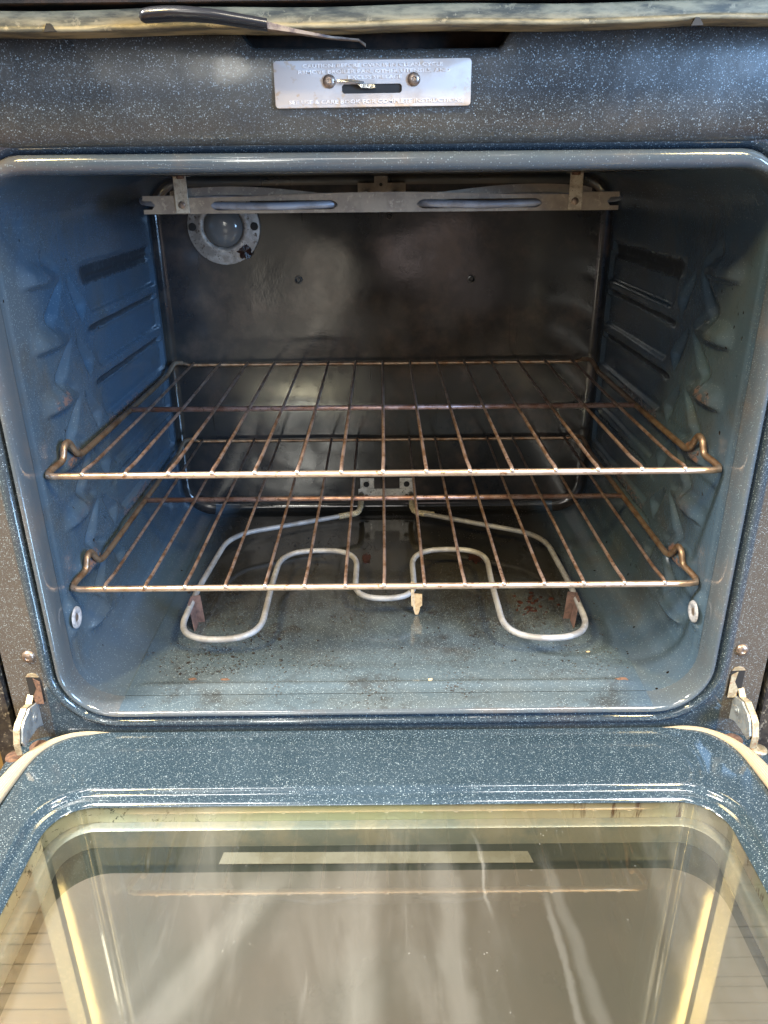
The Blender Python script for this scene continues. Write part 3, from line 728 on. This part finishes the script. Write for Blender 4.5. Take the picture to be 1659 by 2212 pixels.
# bar with fork ends and two long slots: built as a strip of quads round the holes
def strip_with_slots():
    g = G(); T = 0.0012
    zt = lambda x: -0.0142 + 0.0018 * math.cos(x / 0.055) * (abs(x) < 0.19)
    zb = lambda x: -0.0306
    slots = ((-0.1650, -0.0420), (0.0350, 0.1560))
    def sz(x, a, b):   # slot lower / upper edge
        e_ = min(x - a, b - x); h = 0.0042 * math.sqrt(max(0, min(1, e_ / 0.006)))
        return -0.0235 - h, -0.0235 + h
    xs = sorted(set([round(-0.2305 + 0.461 * i / 160, 5) for i in range(161)] + [s for p in slots for s in p] + [s + d for p in slots for s in p for d in (-0.003, 0.003, 0.0015, -0.0015)]))
    for x0, x1 in zip(xs, xs[1:]):
        xm = (x0 + x1) / 2
        cells = []
        hole = next(((a, b) for a, b in slots if a <= xm <= b), None)
        if hole:
            l0, u0 = sz(x0, *hole); l1, u1 = sz(x1, *hole)
            cells = [(zb(x0), l0, zb(x1), l1), (u0, zt(x0), u1, zt(x1))]
        elif abs(xm) > 0.2225:
            cells = [(zb(x0), -0.0266, zb(x1), -0.0266), (-0.0188, zt(x0), -0.0188, zt(x1))]
        elif abs(xm) > 0.2195:
            def fz(x): return 0.0039 * math.sqrt(max(0, min(1, (abs(x) - 0.2195) / 0.003)))
            cells = [(zb(x0), -0.0227 - fz(x0), zb(x1), -0.0227 - fz(x1)), (-0.0227 + fz(x0), zt(x0), -0.0227 + fz(x1), zt(x1))]
        else: cells = [(zb(x0), zt(x0), zb(x1), zt(x1))]
        for a0, b0, a1, b1 in cells:
            g.prism([(x0, YS, a0), (x1, YS, a1), (x1, YS, b1), (x0, YS, b0)], (0, T, 0))
    return g
br = strip_with_slots().build('broil_element_bar', M_shield, oven)
# kinked reinforcing strip behind the bar
rings = []
for i in range(61):
    x = -0.205 + 0.41 * i / 60
    zz = -0.0128 + 0.0048 * math.cos((abs(x) - 0.15) / 0.15 * 3.2) * (1 if abs(x) < 0.20 else 0.3)
    yy = YS + 0.004 + 0.010 * abs(math.sin(x * 14))
    rings.append([(x, yy, zz - 0.006), (x, yy, zz + 0.0015), (x, yy + 0.001, zz + 0.0015), (x, yy + 0.001, zz - 0.006)])
G().loft(rings, True, True, True).build('stiffener', M_shield, br, 40)
for x, lab in ((-0.1925, 0), (0.1875, 1)):
    t = G(); t.prism([(x - 0.0062, YS - 0.0015, -0.0298), (x + 0.0068, YS - 0.0015, -0.0298), (x + 0.0062, YS - 0.0015, 0.0035), (x - 0.0062, YS - 0.0015, 0.0035)], (0, 0.0011, 0))
    t.box(x - 0.0062, x + 0.0062, YS - 0.0015, YS + 0.02, 0.0025, 0.0035)
    hb = bev(t.build('hanger', M_hang, oven), 0.0003)
    G().lathe((x, YS - 0.0015, -0.0225), (0, -1, 0), [(0.0034, 0), (0.0034, 0.0006), (0.003, 0.0010), (0, 0.0011)], 20).build('rivet', M_screw, hb, 50)
    G().lathe((x + 0.003 * (1 - 2 * lab), YS - 0.010, 0.0036), (0, 0, -1), [(0.0042, 0), (0.0042, 0.0022), (0.0032, 0.003), (0, 0.003)], 6).build('bolt', M_rust, hb, 20)
# the tube: back wall -> side loops -> bows through the slots
bz = -0.0235
def broil_path():
    P = [(-0.018, YB - 0.005, bz + .004), (-0.018, 1.02, bz + .004), (-0.225, 0.99, bz + .004), (-0.245, 0.84, bz + .004), (-0.225, 0.81, bz + .003), (-0.170, 0.806, bz),
         (-0.105, 0.7935, bz - 0.001), (-0.040, 0.806, bz + 0.0005), (-0.028, 0.84, bz + .003), (-0.034, 0.94, bz + .004), (0, 0.965, bz + .004), (0.034, 0.94, bz + .004), (0.026, 0.84, bz + .003), (0.036, 0.806, bz + 0.0005),
         (0.098, 0.7935, bz - 0.001), (0.160, 0.806, bz), (0.225, 0.81, bz + .003), (0.245, 0.84, bz + .004), (0.225, 0.99, bz + .004), (0.018, 1.02, bz + .004), (0.018, YB - 0.005, bz + .004)]
    return curve(rounded(P, 0.02, 4), 3)
G().tube(broil_path(), 0.0036, 12).build('broil_element', M_broil, oven, 180)
# small bracket where the element enters
b = G().box(-0.0085, 0.0085, YB - 0.006, YB - 0.0045, -0.016, 0.002)
b.box(-0.030, 0.032, YB - 0.0045, YB - 0.0035, -0.020, -0.006)
bb = b.build('element_bracket', M_shield, oven)
G().lathe((0, YB - 0.006, -0.008), (0, -1, 0), [(0.0022, 0), (0.0021, 0.0004), (0, 0.0004)], 14).build('bolt_hole', M_dark, bb)

# ---- bake element
ez = -0.4400
EP = [(-0.034, YB - 0.002, -0.4395), (-0.0335, 1.030, ez), (-0.036, 1.006, ez), (-0.208, 0.935, ez), (-0.2195, 0.780, ez), (-0.2185, 0.680, ez), (-0.132, 0.680, ez), (-0.1335, 0.800, ez), (-0.1310, 0.885, ez),
      (-0.0345, 0.887, ez), (-0.0345, 0.762, ez), (0.0345, 0.762, ez), (0.0345, 0.887, ez), (0.1300, 0.885, ez), (0.1265, 0.800, ez), (0.1265, 0.677, ez), (0.2160, 0.677, ez), (0.2180, 0.780, ez), (0.2125, 0.925, ez), (0.047, 1.006, ez), (0.041, 1.030, ez), (0.041, YB - 0.002, -0.4395)]
rad = [0, 0.010, 0.02, 0.040, 0.03, 0.046, 0.046, 0.03, 0.045, 0.045, 0.034, 0.034, 0.045, 0.045, 0.03, 0.046, 0.046, 0.03, 0.040, 0.02, 0.010, 0]
bake = G().tube(rounded(EP, rad, 10), 0.0034, 14).build('bake_element', M_elem, oven, 180)
for s, x in ((-1, -0.034), (1, 0.041)):   # crusted ends
    cx = x + s * 0.004
    pth = rounded([(x, YB - 0.01, -0.4395), (x, 1.030, ez), (x + s * 0.003, 1.006, ez), (x + s * 0.030, 0.994 if s < 0 else 0.9975, ez)], 0.01, 6)
    rr = [0.0042 + 0.0008 * noise.noise(Vector((p.x * 300, p.y * 300, 0))) for p in pth]
    G().tube(pth, rr, 12).build('crusted_end', M_crust, bake, 180)
pl = G()
pl.prism([(x, YB - 0.0030, z) for x, z in ((-0.0385, -0.4495), (0.0450, -0.4490), (0.0480, -0.4465), (0.0480, -0.4340), (0.0460, -0.4318), (-0.0385, -0.4318))], (0, 0.0025, 0))
pl.box(-0.0355, -0.0145, YB - 0.0015, YB - 0.0002, -0.4318, -0.4150); pl.box(0.0240, 0.0440, YB - 0.0015, YB - 0.0002, -0.4318, -0.4150)
epl = bev(pl.build('mounting_plate', M_zinc, bake), 0.0004)
for x, z, r in ((-0.0262, -0.4240, 0.0045), (0.0345, -0.4240, 0.0045), (-0.0262, -0.4440, 0.0036), (0.0345, -0.4440, 0.0036)):
    G().lathe((x, YB - 0.0034, z), (0, -1, 0), [(r, 0), (r * 0.9, 0.0004), (0, 0.0003)], 16).build('bolt_hole', M_dark, bake)
for x in (-0.0335, -0.0195, 0.0285): G().lathe((x, YB - 0.0034, -0.4368), (0, -1, 0), [(0.0014, 0), (0.001, 0.0008), (0, 0.0008)], 10).build('spot_weld', M_bright, bake)
for s, x in ((-1, -0.2190), (1, 0.2170)):
    c = G().prism([(x + s * 0.0008, 0.757, -0.4325), (x + s * 0.0008, 0.744, -0.4335), (x - s * 0.004, 0.738, ZF + 0.0006), (x - s * 0.004, 0.754, ZF + 0.0006)], (-s * 0.0012, 0, 0))
    c.prism([(x + s * 0.001, 0.757, -0.4325), (x - s * 0.010, 0.757, -0.4310), (x - s * 0.012, 0.7575, ZF + 0.0006), (x - s * 0.002, 0.7575, ZF + 0.0006)], (0, 0.0012, 0))
    c.build('support_clip', M_rustclip, bake)
c = G().prism([(0.0300, 0.7720, -0.425), (0.0340, 0.7720, -0.425), (0.0340, 0.7720, -0.4400), (0.0430, 0.7700, -0.4400), (0.0430, 0.7690, -0.4540), (0.0405, 0.7690, -0.4560), (0.0405, 0.7690, -0.4590), (0.0385, 0.7690, ZF + 0.001), (0.0350, 0.7690, ZF + 0.001), (0.0330, 0.7690, -0.4590), (0.0330, 0.7690, -0.4560), (0.0305, 0.7690, -0.4540)], (0, 0.0012, 0))
c.build('support_clip', M_clip, bake)

# ---- round plugs low on the side walls
for s in (-1, 1):
    p = G().lathe((s * 0.2962, 0.6345, -0.384), (-s, 0, 0), [(0.0108, 0), (0.0104, 0.0014), (0.0085, 0.0020), (0.0055, 0.0016), (0.0042, 0.0004)], 26).build('wall_plug', M_bushwhite, oven, 60)
    G().lathe((s * 0.2962, 0.6345, -0.384), (-s, 0, 0), [(0.0043, 0.0004), (0.0035, 0.0008), (0.0, 0.0010)], 20).build('plug_screw', M_screw, p, 60)

# ---- hinges
for s in (-1, 1):
    X = s * 0.335
    pts = [(0.6205, -0.4480), (0.6205, -0.4640), (0.6150, -0.4840), (0.6060, -0.4870), (0.5900, -0.4790), (0.5767, -0.4780), (0.5629, -0.4785), (0.5600, -0.4720), (0.5659, -0.4600), (0.5711, -0.4560), (0.5786, -0.4545), (0.5843, -0.4520), (0.5941, -0.4550), (0.6000, -0.4560), (0.6023, -0.4520), (0.610, -0.4450)]
    hg = G().prism([(X, y, z) for y, z in pts], (-s * 0.0022, 0, 0))
    h = bev(hg.build('hinge_arm', M_hinge, oven), 0.0004)
    # bent front flange
    fl_ = [(0.6015, -0.4475), (0.5935, -0.4535), (0.5835, -0.4510), (0.5775, -0.4535), (0.5700, -0.4560), (0.5640, -0.4600), (0.5590, -0.4720), (0.5590, -0.4850)]
    rings = [[(X + s * 0.0005, y, z), (X + s * 0.0060, y - 0.0005, z), (X + s * 0.0060, y + 0.0012, z - 0.0012), (X + s * 0.0005, y + 0.0012, z - 0.0012)] for y, z in fl_]
    G().loft(rings, True, True, True).build('hinge_flange', M_brass, h)
    G().lathe((X - s * 0.0022, 0.590, -0.4665), (-s, 0, 0), [(0.0050, 0), (0.0048, 0.0006), (0.0022, 0.0007), (0.002, 0.0016), (0, 0.0018)], 20).build('hinge_rivet', M_hinge, h, 50)
    # slot in the frame with its arm
    sl = [(x * s, z) for x, z in ((0.3385, -0.4270), (0.3265, -0.4275), (0.3250, -0.4330), (0.3250, -0.4560), (0.3350, -0.4600), (0.3385, -0.4540))]
    G().prism([(x, 0.5998, z) for x, z in sl], (0, 0.001, 0)).build('hinge_slot', M_dark, ff)
    G().prism([(s * 0.3320, 0.5990, -0.4290), (s * 0.3262, 0.5990, -0.4330), (s * 0.3258, 0.5975, -0.4570), (s * 0.3340, 0.5975, -0.4570), (s * 0.3345, 0.5985, -0.4480), (s * 0.3305, 0.5988, -0.4400)], (0, 0.0007, 0)).build('hinge_hook', M_rust if s < 0 else M_brass, h)
    G().prism([(s * x, 0.5996, z) for x, z in ((0.3388, -0.4275), (0.3262, -0.4280), (0.3285, -0.4248), (0.3325, -0.4236), (0.3365, -0.4245))], (0, 0.001, 0)).build('slot_edge', M_brass, ff)

# ------------------------------------------------------------------ the lowered door (parts of the oven)
ZD = -0.4862
door = empty('door', (0, 0.30, ZD)); door.parent = oven
DY0, DY1 = 0.085, 0.5925
A = (0.3045, 0.155, 0.5210, 0.050)      # half width, y0, y1, radius: top of the step
B = (0.2850, 0.175, 0.5030, 0.034)      # inner edge at the glass
def loopd(hw, y0, y1, r, z, nc=12, ns=30): return [(x, y, z) for x, y in rrect(hw, y0, y1, r, 0, nc, ns)]
def lerp(t): return tuple(A[i] + (B[i] - A[i]) * t for i in range(4))
outer = []
for x, y in rrect(A[0], A[1], A[2], A[3], 0, 12, 30):
    cy = (A[1] + A[2]) / 2; dx, dy = x, y - cy
    hy = (0.5895 - cy) if dy > 0 else (cy - DY0)
    k = min(0.322 / max(abs(dx), 1e-6), hy / max(abs(dy), 1e-6)); outer.append((dx * k, cy + dy * k))
def rr2(hw, y0, y1, r, z):
    return [(x, y, z) for x, y in rrect(hw, y0, y1, r, 0, 12, 30)]
rings = [rr2(0.331, DY0 + 0.01, 0.5945, 0.050, ZD - 0.016), rr2(0.331, DY0 + 0.01, 0.5945, 0.050, ZD - 0.004), rr2(0.3295, DY0 + 0.012, 0.5925, 0.049, ZD - 0.0010), rr2(0.3265, DY0 + 0.014, 0.5900, 0.047, ZD),
         rr2(0.312, A[1] - 0.008, 0.5290, 0.055, ZD + 0.0002), rr2(A[0] + 0.001, A[1], A[2] + 0.001, A[3], ZD + 0.0004)]
for t, dz in ((0.16, 0.0007), (0.24, 0.0006), (0.30, 0.0000), (0.36, -0.0010), (0.46, -0.0030), (0.52, -0.0038), (0.60, -0.0041), (0.70, -0.0042), (0.80, -0.0046), (0.90, -0.0055), (1.0, -0.0066)):
    q = lerp(t); rings.append(rr2(*q, ZD + dz))
rings.append(rr2(B[0] - 0.0006, B[1], B[2] - 0.0006, B[3], ZD - 0.0075)); rings.append(rr2(B[0] + 0.002, B[1], B[2] + 0.002, B[3], ZD - 0.0085))
ip = G().loft(rings).build('inner_panel', E_door, door, 50)
# door body under the panel
body = G().loft([rr2(0.352, DY0 - 0.02, 0.5950, 0.030, ZD - 0.060), rr2(0.3555, DY0 - 0.022, 0.5985, 0.032, ZD - 0.054), rr2(0.3555, DY0 - 0.022, 0.5985, 0.032, ZD - 0.0105), rr2(0.353, DY0 - 0.02, 0.5965, 0.030, ZD - 0.0085), rr2(0.332, DY0 + 0.008, 0.5935, 0.050, ZD - 0.0085), rr2(0.332, DY0 + 0.008, 0.5935, 0.050, ZD - 0.016)])
body.build('door_shell', E_door, door, 50)
for s in (-1, 1):
    G().lathe((s * 0.3275, 0.5750, ZD - 0.0020), (0, 0, 1), [(0.0085, 0), (0.0075, 0.0012), (0.003, 0.0016), (0, 0.001)], 18).build('rusty_screw', M_rust, door, 60)
    G().lathe((s * 0.3495, 0.5680, ZD - 0.0086), (0, 0, 1), [(0.0075, 0), (0.007, 0.0014), (0.003, 0.0022), (0, 0.001)], 18).build('rusty_screw', M_brass if s > 0 else M_rust, door, 60)
    a = G().prism([(s * 0.3400, 0.5700, ZD - 0.0084), (s * 0.3365, 0.5640, ZD - 0.0084), (s * 0.3370, 0.50, ZD - 0.0084), (s * 0.3450, 0.50, ZD - 0.0084)], (0, 0, 0.0022)); a.build('hinge_channel', M_shield, door)
# gasket: a braided tube tucked under the panel, coming out round the corners
def gasket(s):
    pts = [(0.2600, 0.5915, ZD - 0.0010), (0.2850, 0.5905, ZD - 0.0006), (0.3035, 0.5865, ZD - 0.0004), (0.3190, 0.5745, ZD + 0.0000), (0.3290, 0.5560, ZD + 0.0006), (0.3345, 0.5280, ZD + 0.0012), (0.3370, 0.49, ZD + 0.0016), (0.3370, 0.40, ZD + 0.0016), (0.3370, 0.25, ZD + 0.0016), (0.334, 0.11, ZD + 0.001)]
    P = curve([(s * a, b, c) for a, b, c in pts], 10)
    n = len(P); rings = []; uv = []; L = 0; SEG = 22
    for i, p in enumerate(P):
        t = ((P[min(i + 1, n - 1)] - P[max(i - 1, 0)])).normalized(); u = t.cross(Vector((0, 0, 1))).normalized() * (1)
        if i: L += (P[i] - P[i - 1]).length
        r = 0.0003 + 0.0026 * sm(0, 0.03, L) + 0.0050 * sm(0.03, 0.13, L)
        rings.append([tuple(p + u * math.cos(q) * r + Vector((0, 0, 1)) * math.sin(q) * r * 0.62) for q in [2 * math.pi * k / SEG for k in range(SEG)]])
        uv += [(L, k / SEG, 0) for k in range(SEG)]
    g = G().loft(rings, True)
    me = bpy.data.meshes.new('door_gasket'); me.from_pydata(g.v, [], g.f)
    at = me.attributes.new('uvw', 'FLOAT_VECTOR', 'POINT'); at.data.foreach_set('vector', [c for q in uv for c in q])
    if s < 0: me.flip_normals()
    return link('door_gasket', me, M_gasket, door, 180)
gasket(-1); gasket(1)
# window
zg = ZD - 0.0080
gl = G().loft([rr2(B[0] + 0.0015, B[1], B[2] + 0.0015, B[3], zg)], True)
gp = G(); r0 = rr2(B[0] + 0.0015, B[1], B[2] + 0.0015, B[3], zg); gp.add(r0, [tuple(range(len(r0)))])
ig = gp.build('inner_glass', M_glass, door)
if ig.data.polygons[0].normal.z < 0: ig.data.flip_normals()
zr = ZD - 0.0255
sp = G().loft([rr2(0.2868, 0.173, 0.5040, 0.034, zg - 0.0005), rr2(0.2868, 0.173, 0.5035, 0.034, zr)])
sp.build('glass_spacer', M_spacer, door, 180)
rm = G().loft([rr2(0.2866, 0.173, 0.5033, 0.034, zr + 0.0002), rr2(0.2830, 0.177, 0.5000, 0.032, zr + 0.0012), rr2(0.2790, 0.181, 0.4955, 0.030, zr + 0.0012), rr2(0.2775, 0.183, 0.4935, 0.029, zr), rr2(0.2770, 0.184, 0.4930, 0.028, zr - 0.018)])
rm.build('window_frame', M_rim, door, 50)
zo = zr - 0.018
og = G(); r0 = rr2(0.290, 0.17, 0.505, 0.02, zo); r1 = rr2(0.2690, 0.195, 0.4660, 0.040, zo)
og.loft([r0, r1]); og.build('glass_border', M_border, door)
og = G(); og.add(r1, [tuple(range(len(r1)))]); og.build('outer_glass', M_dotglass, door)
G().prism([(-0.142, 0.4735, zo + 0.0006), (0.123, 0.4720, zo + 0.0006), (0.120, 0.4838, zo + 0.0006), (-0.140, 0.4855, zo + 0.0006)], (0, 0, 0.0006)).build('pale_strip', M_palestrip, door)
adopt(door); adopt(oven)
door.matrix_parent_inverse = Matrix.Translation(oven.location).inverted()

# ------------------------------------------------------------------ racks
def make_rack():
    r = empty('oven_rack', (0, 0.85, 0))
    zc = 0.0
    def side(s):
        return [(s * 0.2975, 0.6345, zc - 0.0010), (s * 0.2965, 0.6500, zc + 0.0010), (s * 0.2935, 0.6620, zc + 0.0035), (s * 0.2925, 0.6680, zc + 0.0140), (s * 0.2920, 0.6780, zc + 0.0150), (s * 0.2912, 0.6880, zc + 0.0020), (s * 0.2908, 0.6980, zc - 0.0030), (s * 0.2905, 0.72, zc - 0.0040),
                (s * 0.2905, 0.85, zc - 0.0045), (s * 0.2905, 1.000, zc - 0.0045), (s * 0.2900, 1.022, zc - 0.0030), (s * 0.2870, 1.048, zc + 0.0050), (s * 0.280, 1.0640, zc + 0.0030)]
    front = [(-0.2985, 0.6400, zc - 0.0008), (-0.2960, 0.6335, zc - 0.0012), (-0.2890, 0.6318, zc - 0.0012), (0.2890, 0.6318, zc - 0.0012), (0.2960, 0.6335, zc - 0.0012), (0.2985, 0.6400, zc - 0.0008)]
    G().tube(front, 0.0030, 14).build('front_bar', M_rackbar, r, 180)
    for s in (-1, 1):
        pts = [(s * 0.2985, 0.6395, zc - 0.0008)] + side(s)[1:]
        G().tube(curve(pts, 8), 0.0030, 12).build('side_rail', M_rackrail, r, 180)
    G().tube([(-0.281, 1.0640, zc + 0.003), (-0.270, 1.0655, zc - 0.0005), (0.270, 1.0655, zc - 0.0005), (0.281, 1.0640, zc + 0.003)], 0.0026, 12).build('back_bar', M_rackrail, r, 180)
    G().tube([(-0.2895, 0.8550, zc - 0.0045), (0.2895, 0.8550, zc - 0.0045)], 0.0030, 12).build('cross_bar', M_rackwire2, r, 180)
    for i in range(15):
        x = (i - 7) * 0.0378; j = random.uniform(-0.0006, 0.0006)
        pth = rounded([(x + j, 0.6300, zc + 0.0012), (x + j, 0.6345, zc + 0.0026), (x, 0.66, zc + 0.0008), (x, 0.8550, zc + 0.0000), (x, 1.0665, zc + 0.0018)], 0.01, 4)
        rg = G().tube(pth, 0.00165, 8).build('rung', M_rackwire, r, 180)
        G().lathe((x + j, 0.6302, zc + 0.0013), (0, -0.8, 0.6), [(0.0022, -0.0012), (0.0024, 0.0), (0.0018, 0.0012), (0, 0.0016)], 12).build('weld', M_weld, rg, 180)
    adopt(r); return r
def copy_tree(o, parent=None):
    c = o.copy(); COL.objects.link(c)
    if parent: c.parent = parent; c.matrix_parent_inverse = o.matrix_parent_inverse
    for ch in o.children: copy_tree(ch, c)
    return c
def fix_sub(r):
    pass
rack = make_rack()
tag(rack, 'upper wire oven rack, browned by heat, with a tan front bar', 'oven rack', 'wire racks inside the oven')
rack.location = (0.0, 0.8505, H - 0.2375)
rack2 = copy_tree(rack)
tag(rack2, 'lower chrome wire oven rack above the bake element, pinkish brown', 'oven rack', 'wire racks inside the oven')
rack2.location = (0.0, 0.8565, H - 0.3528)
rack2.rotation_euler = (R(0.4), 0, 0)

# ------------------------------------------------------------------ burnt spills and flakes
def blob(cx, cy, rx, ry, holes=1.0, n=26, seed=0, z=ZF + 0.0009):
    rnd = random.Random(seed); pts = []
    for k in range(n):
        q = 2 * math.pi * k / n; f = 0.55 + 0.6 * rnd.random() * holes
        pts.append((cx + rx * f * math.cos(q), cy + ry * f * math.sin(q), z + 0.0002))
    g = G(); base = [(x, y, z - 0.0012) for x, y, _ in pts]
    g.add(pts + base + [(cx, cy, z + 0.0006)], [(k, (k + 1) % n, 2 * n) for k in range(n)] + [(k, n + k, n + (k + 1) % n, (k + 1) % n) for k in range(n)])
    return g
for (px_, py_, rx, ry, sd, lab) in ((-0.0235, 0.9150, 0.0065, 0.016, 3, 'shiny black burnt drip on the oven floor, between the two centre loops of the element'),
                                     (0.121, 0.9120, 0.011, 0.014, 5, 'dark burnt spill on the oven floor, seen inside the right centre loop of the element')):
    o = blob(px_, py_, rx, ry, 1, 26, sd).build('burnt_spill', M_burn, None, 60); tag(o, lab, 'burnt spill')
g = G(); rnd = random.Random(11)
for k in range(46):
    cx = 0.173 + rnd.gauss(0, 0.010); cy = 0.790 + rnd.gauss(0, 0.018); r_ = rnd.uniform(0.0008, 0.0032)
    b_ = blob(cx, cy, r_, r_ * 0.9, 1.0, 9, k); g.v += [tuple(v) for v in []]; base = len(g.v); g.v += b_.v; g.f += [tuple(base + i for i in f) for f in b_.f]
o = g.build('burnt_crumbs', M_burn, None); tag(o, 'patch of reddish black burnt crumbs between the right legs of the element', 'burnt crumbs', None, 'stuff')
g = G(); rnd = random.Random(5)
for k in range(800):
    w = rnd.random()
    if w < 0.45: cx = -0.21 + abs(rnd.gauss(0, 0.05)) + rnd.gauss(0, 0.02); cy = 0.655 + abs(rnd.gauss(0, 0.05))
    elif w < 0.75: cx = 0.18 + rnd.gauss(0, 0.05); cy = 0.73 + rnd.gauss(0, 0.06)
    else: cx = rnd.uniform(-0.25, 0.25); cy = rnd.uniform(0.65, 1.0)
    if abs(cx) > 0.255 or cy < 0.648: continue
    r_ = rnd.uniform(0.0003, 0.0012) * (2.2 if rnd.random() < 0.06 else 1)
    b_ = blob(cx, cy, r_, r_ * rnd.uniform(0.5, 1.3), 1.0, 6, k, ZF + 0.0009); base = len(g.v); g.v += b_.v; g.f += [tuple(base + i for i in f) for f in b_.f]
o = g.build('black_flakes', M_fleck, None); tag(o, 'fine black flakes scattered over the blue oven floor', 'flakes', None, 'stuff')
for (cx, cy, lab) in ((0.045, 0.6405, 'small tan crumb on the front bead of the oven floor'), (0.2165, 0.690, 'tiny orange crumb on the right of the oven floor')):
    o = blob(cx, cy, 0.0022, 0.0016, 0.8, 8, 2, ZF + 0.0034 if cy < 0.65 else ZF + 0.001).build('crumb', M_crumb); tag(o, lab, 'crumb')

for k, (cx, cy, rx, lab) in enumerate(((-0.196, 0.6475, 0.0042, 'small rusty scab at the left front of the oven floor'), (-0.163, 0.6465, 0.0050, 'rusty scab on the oven floor in front of the left loop of the element'), (0.2385, 0.6385, 0.0075, 'rusty scab at the right end of the front bead'))):
    o = blob(cx, cy, rx, 0.0024, 1.0, 16, 30 + k, ZF + (0.0030 if cy < 0.642 else 0.0012)).build('rusty_scab', M_rust, None, 60); tag(o, lab, 'rusty scab')
